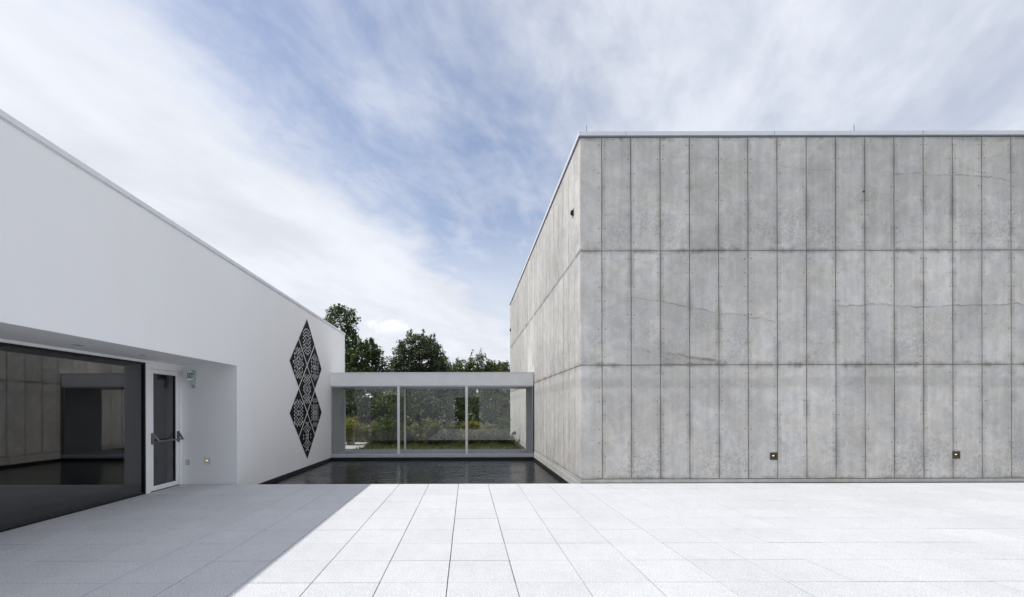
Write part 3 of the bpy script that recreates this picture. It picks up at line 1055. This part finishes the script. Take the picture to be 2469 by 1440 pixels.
# ------------------------------------------------------------------ glass corridor
gc = empty('glass_corridor', ((XL + XR) / 2, 17.1, 0), 'single-storey glass corridor with a white roof band joining both buildings', 'corridor')
ZR0, ZR1 = 2.345, 2.785
rf = MB()
rf.box(XL + .002, XR - .024, YC - .045, YD + .10, ZR0, ZR1)
roof = rf.build('roof', 'white_metal', gc)
MB().box(XL + .001, XR - .023, YC - .062, YD + .12, ZR1 + .001, ZR1 + .026).build('coping', 'white_metal', roof)
MB().box(XL + .002, XR - .024, YC - .052, YC - .046, ZR0 - .001, ZR0 + .020).build('drip_edge', 'white_metal', roof)
MB().box(XL + .05, XR - .06, YC + .03, YD - .03, ZR0 - .05, ZR0 - .002).build('ceiling', 'inner_grey', gc)
MB().box(XL + .002, XR - .05, YC + .03, YD + .06, -0.16, -0.035).build('floor', 'inner_grey', gc)
sb = MB()
sb.cbox(XL + .002, XR - .024, YC - .05, YC + .028, -0.158, -0.032, .012)
sb.build('sill_beam', 'sill_metal', gc)
MB().box(XL + .002, XL + .040, YC + .03, YD - .03, -0.034, ZR0 - .003).build('end_lining', 'inner_grey', gc)
MB().box(XR - .075, XR - .026, YC + .03, YD - .03, -0.034, ZR0 - .003).build('end_lining', 'inner_grey', gc)
mx = [XL + .012, (961 - 1126) / FPX * YC, (1125 - 1126) / FPX * YC, XR - .036]
for yy, gm, wd in ((YC, 'glass', .043), (YD, 'glass_far', .036)):
    for k in (1, 2):
        MB().cbox(mx[k] - wd, mx[k] + wd, yy - .034, yy + .026, -0.030, ZR0 - .004, .004).build('mullion', 'white_metal', gc)
    h = MB().box(mx[0], mx[3], yy - .02, yy + .026, ZR0 - .045, ZR0 - .003)
    h.build('head_channel', 'sill_metal', gc)
    for k in range(3):
        a = mx[k] + (wd + .001 if k else 0)
        e = mx[k + 1] - (wd + .001 if k < 2 else 0)
        MB().box(a, e, yy - .006, yy + .006, -0.030, ZR0 - .046).build('pane', gm, gc)
MB().box(XL + .012, XR - .036, YD - .03, YD + .028, -0.034, -0.031).build('rear_sill', 'sill_metal', gc)
MB().cbox(XL + .012, XL + .052, YD - .028, YD + .03, -0.030, ZR0 - .05, .003).build('jamb', 'white_metal', gc)

# ------------------------------------------------------------------ building behind the photographer (shows in the corridor glass)
rb = empty('rear_building', (3.0, -6.0, 0), 'low white building mirrored in the corridor glass behind the terrace', 'building')
RY = -3.25
q = MB()
q.box(-4.6, -.95, RY - 5, RY, -0.1, 2.98)
q.box(.95, 18.0, RY - 5, RY, -0.1, 2.98)
q.box(-.95, .95, RY - 5, RY, 2.40, 2.98)
q.build('wall', 'stucco', rb)
MB().box(-.95, .95, RY - .5, RY - .45, 0.0, 2.4).build('doorway', 'dark_room', rb)
MB().box(-4.62, 18.0, RY - 5, RY + .02, 2.981, 3.03).build('coping', 'coping', rb)

# ------------------------------------------------------------------ planting beyond the corridor
def leaf_mesh(name, centers, size, mat, parent, loc, up=0.35, aspect=0.5, droop=None):
    n = len(centers)
    d = RNG.normal(size=(n, 3))
    d[:, 2] = d[:, 2] * 0.6 + (droop if droop is not None else 0.15)
    d /= np.linalg.norm(d, axis=1)[:, None]
    r = RNG.normal(size=(n, 3))
    r[:, 2] += up
    s_ = np.cross(d, r)
    s_ /= np.linalg.norm(s_, axis=1)[:, None] + 1e-9
    L = (size * RNG.uniform(0.55, 1.25, n))[:, None]
    Wd = L * aspect
    v = np.empty((n, 4, 3))
    v[:, 0] = centers - d * L * 0.5
    v[:, 1] = centers + s_ * Wd * 0.5 - d * L * 0.05
    v[:, 2] = centers + d * L * 0.5
    v[:, 3] = centers - s_ * Wd * 0.5 - d * L * 0.05
    v = v.reshape(-1, 3) - np.array(loc)
    me = bpy.data.meshes.new(name)
    me.vertices.add(n * 4)
    me.vertices.foreach_set('co', v.astype(np.float32).ravel())
    me.loops.add(n * 4)
    me.loops.foreach_set('vertex_index', np.arange(n * 4, dtype=np.int32))
    me.polygons.add(n)
    me.polygons.foreach_set('loop_start', np.arange(0, n * 4, 4, dtype=np.int32))
    me.polygons.foreach_set('loop_total', np.full(n, 4, dtype=np.int32))
    me.materials.append(M[mat])
    me.update(calc_edges=True)
    me.validate()
    return link(name, me, loc, parent)


def clumps_in(lobes, per_m3, shell=0.55):
    pts = []
    for (c, r) in lobes:
        vol = 4.19 * r[0] * r[1] * r[2]
        k = max(10, int(vol * per_m3))
        d = RNG.normal(size=(k, 3))
        d /= np.linalg.norm(d, axis=1)[:, None]
        rad = shell + (1 - shell) * RNG.random(k) ** 0.6
        rad *= RNG.uniform(0.86, 1.10, k)
        pts.append(np.array(c) + d * rad[:, None] * np.array(r))
    return np.concatenate(pts)


def shoots(cl, k, height, lean=0.18):
    """Upright sprays rising out of the upper clumps."""
    order = np.argsort(-cl[:, 2])[:max(6, len(cl) // 4)]
    pick = RNG.choice(order, size=min(k, len(order)), replace=False)
    out_ = []
    for i in pick:
        h = height * RNG.uniform(.5, 1.1)
        t_ = np.linspace(0, 1, 6)
        dv = np.array([RNG.normal() * lean, RNG.normal() * lean, 1.0])
        out_.append(cl[i] + t_[:, None] * dv * h)
    return np.concatenate(out_)


def spread(cl, per, rad, flat=0.75):
    n = len(cl) * per
    d = RNG.normal(size=(n, 3))
    d /= np.linalg.norm(d, axis=1)[:, None]
    d *= (rad * RNG.random(n) ** 0.5)[:, None]
    d[:, 2] *= flat
    return np.repeat(cl, per, 0) + d


def tree(name, base, h, lobes, leafmat, leaf, lab, per_m3=5.0, per=16, rad=.34, ntop=10, top_h=.7, group='trees beyond the corridor', trunk_r=.16, cat='tree'):
    base = Vector(base)
    t = empty(name, base, lab, cat, group)
    lobes = [((base.x + c[0], base.y + c[1], base.z + c[2]), r) for c, r in lobes]
    cl = clumps_in(lobes, per_m3)
    tr = MB()
    rg = random.Random(int(base.x * 97 + base.y * 13))
    fork = base + Vector((rg.uniform(-.15, .15), rg.uniform(-.15, .15), h * .34))
    mid = base + Vector((rg.uniform(-.1, .1), rg.uniform(-.1, .1), h * .18))
    tr.tube([base - Vector((0, 0, .1)), base + Vector((0, 0, .25)), mid, fork], [trunk_r * 1.5, trunk_r * 1.1, trunk_r * .95, trunk_r * .8], 8)
    for (c, r) in lobes:
        c = Vector(c)
        m1 = fork.lerp(c, .5) + Vector((rg.uniform(-.3, .3), rg.uniform(-.3, .3), rg.uniform(.0, .3)))
        tr.tube([fork - Vector((0, 0, .1)), m1, c + Vector((0, 0, r[2] * .5))], [trunk_r * .55, trunk_r * .36, .02], 6)
        for q in range(7):
            e = c + Vector((rg.uniform(-1, 1) * r[0], rg.uniform(-1, 1) * r[1], rg.uniform(-.6, 1) * r[2])) * .85
            st = m1.lerp(c, rg.random())
            tr.tube([st, st.lerp(e, .55) + Vector((0, 0, .12)), e], [trunk_r * .2, .022, .008], 5)
    tr.build('trunk', 'bark', t, smooth=True)
    pts = spread(cl, int(per * 1.9), rad)
    if ntop:
        sh = shoots(cl, ntop, top_h)
        pts = np.concatenate([pts, spread(sh, 9, .13, 1.0)])
    leaf_mesh('crown', pts, leaf, leafmat, t, base)
    return t


GZ = -0.05
# tall tree behind the far end of the white wall
tree('broadleaf_tree', (-8.75, 33, GZ), 9.5, [((-.1, 0, 7.5), (1.25, 1.2, 1.55)), ((-1.0, .2, 6.3), (1.2, 1.2, 1.2)), ((.3, -.3, 5.9), (1.3, 1.2, 1.3)), ((-1.6, -.2, 7.3), (.55, .6, .6)), ((.2, 0, 4.2), (1.5, 1.4, 1.2)), ((-.2, -.2, 2.8), (1.6, 1.4, 1.2))],
     'leaf_a', .20, 'tallest dark tree rising over the far end of the white wall', 7.0, 20, .36, 9, .55)
tree('broadleaf_tree', (-7.15, 31.5, GZ), 7.0, [((.0, 0, 4.9), (1.2, 1.1, 1.15)), ((.65, -.1, 5.5), (.75, .8, .85)), ((1.05, .1, 4.4), (.85, .9, .8)), ((.2, -.2, 3.5), (1.25, 1.2, .9)), ((-.6, 0, 2.4), (1.3, 1.2, 1.0))],
     'leaf_a', .24, 'dark spreading tree with big leaves just right of the tallest tree', 7.0, 19, .36, 8, .5)
# round tree in the middle
tree('broadleaf_tree', (-3.55, 34, GZ), 7.8, [((.0, 0, 5.4), (1.75, 1.5, 1.55)), ((-1.0, -.2, 4.6), (1.2, 1.1, 1.15)), ((1.1, .1, 4.8), (1.2, 1.1, 1.15)), ((.25, -.3, 6.15), (1.05, .9, .85)), ((.1, .2, 3.6), (1.7, 1.4, 1.0)), ((.5, 0, 2.4), (1.6, 1.3, 1.0))],
     'leaf_b', .185, 'rounded grey-green tree standing alone against the sky above the corridor', 9.0, 24, .34, 24, .6)
tree('broadleaf_tree', (-1.6, 36.5, GZ), 5.8, [((0, 0, 4.25), (1.2, 1.1, 1.4)), ((1.0, 0, 3.5), (.9, .9, 1.0)), ((.4, 0, 3.0), (1.3, 1.2, 1.1)), ((-.5, 0, 2.4), (1.3, 1.2, 1.1))],
     'leaf_c', .17, 'brighter green tree tucked behind the right flank of the rounded tree', 7.0, 18, .34, 8, .6)
tree('feathery_tree', (.75, 38, GZ), 6.2, [((.1, 0, 4.7), (.95, .8, 1.35)), ((-.95, .1, 4.5), (1.1, .9, 1.15)), ((1.15, 0, 4.4), (1.15, .9, 1.15)), ((.1, 0, 2.9), (2.0, 1.4, 1.3)), ((-1.5, .2, 3.6), (1.0, .9, 1.1)), ((1.9, .2, 3.6), (.9, .9, 1.0))],
     'leaf_c', .16, 'feathery pointed green tree near the concrete wall above the corridor', 8.0, 24, .28, 22, .8)
tree('broadleaf_tree', (3.2, 44, GZ), 5.8, [((0, 0, 4.7), (1.7, 1.4, 1.2)), ((-1.4, 0, 4.5), (1.3, 1.1, 1.1)), ((.9, 0, 2.4), (1.7, 1.3, 1.1))],
     'leaf_a', .18, 'low dark tree touching the far edge of the concrete wall', 7.0, 18, .36, 10, .5)
tree('broadleaf_tree', (-5.7, 38, GZ), 4.9, [((0, 0, 3.75), (1.6, 1.3, 1.1)), ((1.0, 0, 3.4), (1.2, 1.1, 1.0)), ((-.6, 0, 2.2), (1.6, 1.3, 1.1))],
     'leaf_c', .17, 'low green tree in the gap between the dark spreading tree and the rounded tree', 6.5, 18, .36, 8, .6)
# young trees seen through the corridor glass
for (bx, by, s, mt, lab) in (
        (-6.2, 28.0, .80, 'leaf_a', 'small dark tree behind the yellow shrub, seen through the left corridor pane'),
        (-4.35, 27.6, .72, 'leaf_c', 'small fresh green tree seen through the left corridor pane beside its mullion'),
        (-2.4, 28.5, .86, 'leaf_b', 'small grey-green tree seen through the middle corridor pane'),
        (-.35, 29.0, .84, 'leaf_a', 'small dark tree seen in the mirrored doorway of the middle corridor pane'),
        (1.55, 27.4, .80, 'leaf_c', 'small pale green tree seen through the right corridor pane')):
    tree('young_tree', (bx, by, GZ), 3.6 * s, [((0, 0, 2.9 * s), (1.1, .9, .9)), ((-.5, 0, 2.1 * s), (.9, .8, .8)), ((.5, 0, 1.8 * s), (1.0, .8, .9))],
         mt, .15, lab, 6.0, 17, .30, 6, .45, 'young trees behind the shrubs', .07)


def shrub(bx, by, w_, h_, mt, leaf, lab, dens=1.0):
    base = Vector((bx, by, GZ))
    t = empty('shrub', base, lab, 'shrub', 'shrubs along the lawn')
    rg = random.Random(int(bx * 131 + by * 17))
    st = MB()
    tips = []
    for k in range(int(30 * dens)):
        a = rg.uniform(0, 6.283)
        r_ = w_ * rg.random() ** .5
        e = base + Vector((math.cos(a) * r_, math.sin(a) * r_ * .8, h_ * (1 - .45 * (r_ / w_) ** 2) * rg.uniform(.6, 1.05)))
        s0 = base + Vector((math.cos(a) * r_ * .25, math.sin(a) * r_ * .25, 0))
        md = s0.lerp(e, .55) + Vector((0, 0, .06))
        st.tube([s0 - Vector((0, 0, .03)), md, e], [.012, .009, .004], 4)
        for q in (.45, .62, .78, .9, 1.0):
            tips.append(tuple(s0.lerp(e, q)))
    st.build('stem', 'twig', t)
    pts = spread(np.array(tips), int(36), .14, 1.0)
    leaf_mesh('foliage', pts, leaf, mt, t, base)


SH = [(-5.75, 23.0, .55, 1.20, 'leaf_d', 'yellow-green shrub at the left edge of the corridor view'),
      (-4.75, 23.6, .52, 1.00, 'leaf_e', 'olive shrub between the yellow shrub and the largest left one'),
      (-3.85, 23.2, .70, 1.15, 'leaf_c', 'large rounded shrub just left of the first corridor mullion'),
      (-2.95, 23.8, .42, .80, 'leaf_e', 'small thin shrub just right of the first corridor mullion'),
      (-1.95, 23.1, .78, 1.12, 'leaf_e', 'broad pale shrub in the centre of the middle corridor pane'),
      (-.95, 23.7, .55, .90, 'leaf_c', 'mid green shrub left of the mirrored dark doorway'),
      (.15, 23.3, .60, 1.00, 'leaf_d', 'yellowish shrub just right of the second corridor mullion'),
      (1.05, 23.9, .55, .85, 'leaf_e', 'thin olive shrub in the right corridor pane'),
      (1.85, 23.2, .55, 1.05, 'leaf_c', 'pale green shrub at the foot of the sunlit concrete wall')]
for s_ in SH:
    shrub(s_[0] * .905, s_[1] - 2.35, s_[2] * 1.08, s_[3] * 1.06, s_[4], .085, s_[5])

# far wood that reads as one mass
lob = []
rw = random.Random(21)
for k in range(24):
    xx = -27 + k * 2.3
    lob.append(((xx + rw.uniform(-.6, .6), 50 + rw.uniform(-2, 3), 3.0 + rw.uniform(-.3, .9)), (2.2, 1.8, 2.5)))
    lob.append(((xx + rw.uniform(-.6, .6), 46 + rw.uniform(-1, 1), 1.1), (2.0, 1.5, 1.9)))
    lob.append(((xx + rw.uniform(-.8, .8), 48 + rw.uniform(-1, 1), 4.7 + rw.uniform(-.4, .5)), (1.8, 1.4, 1.2)))
    if xx < 12:
        lob.append(((xx * .72 + rw.uniform(-.4, .4) - 1, 33 + rw.uniform(-1, 1), .9), (1.5, 1.1, 1.35)))
cl_ = clumps_in(lob, 2.3, .62)
pts = spread(cl_, 34, .46)
pts = pts[pts[:, 2] > 0]
tag(leaf_mesh('woodland', pts, .24, 'leaf_w', None, (0, 46, GZ), aspect=.6), kind='stuff')

# rough grass between corridor and shrubs, strip of pale gravel at its left end
gr = MB()
gr.add([(-9.0, 18.6, -.046), (-4.15, 18.6, -.046), (-4.6, 21.4, -.046), (-4.4, 22.3, -.046), (-9.0, 22.4, -.046)], [(0, 1, 2, 3, 4)])
tag(gr.build('gravel_path', 'gravel'), kind='structure')
nb = 26000
bx = RNG.uniform(-8.0, 2.3, nb)
by = 18.15 + 6.5 * RNG.random(nb) ** .8
keep = ~((bx < -4.35 + .15 * np.sin(by * 3)) & (by < 22.0))
bx, by = bx[keep], by[keep]
nb = len(bx)
hh = RNG.uniform(.04, .13, nb) * (1 + .9 * (by > 20.4)) * (0.7 + .6 * RNG.random(nb))
an = RNG.uniform(0, 6.283, nb)
wd = .008 + .006 * RNG.random(nb)
v = np.empty((nb, 3, 3))
v[:, 0] = np.stack([bx - np.cos(an) * wd, by - np.sin(an) * wd, np.full(nb, GZ)], 1)
v[:, 1] = np.stack([bx + np.cos(an) * wd, by + np.sin(an) * wd, np.full(nb, GZ)], 1)
v[:, 2] = np.stack([bx + RNG.normal(0, .4, nb) * hh, by + RNG.normal(0, .4, nb) * hh, GZ + hh], 1)
me = bpy.data.meshes.new('grass')
me.from_pydata(v.reshape(-1, 3).tolist(), [], np.arange(nb * 3).reshape(-1, 3).tolist())
me.materials.append(M['blade'])
tag(link('grass', me, (0, 0, 0)), kind='stuff')

# short weathered post by the yellow shrub
pxx = (853 - 1126) / FPX * 20.5
t = empty('wooden_post', (pxx, 20.5, GZ), 'short pale weathered post beside the yellow shrub behind the corridor glass', 'post')
MB().cbox(pxx - .035, pxx + .035, 20.465, 20.535, GZ - .05, .52, .006).build('shaft', 'wood', t)
MB().cbox(pxx - .042, pxx + .042, 20.458, 20.542, .521, .545, .006).build('cap', 'wood', t)
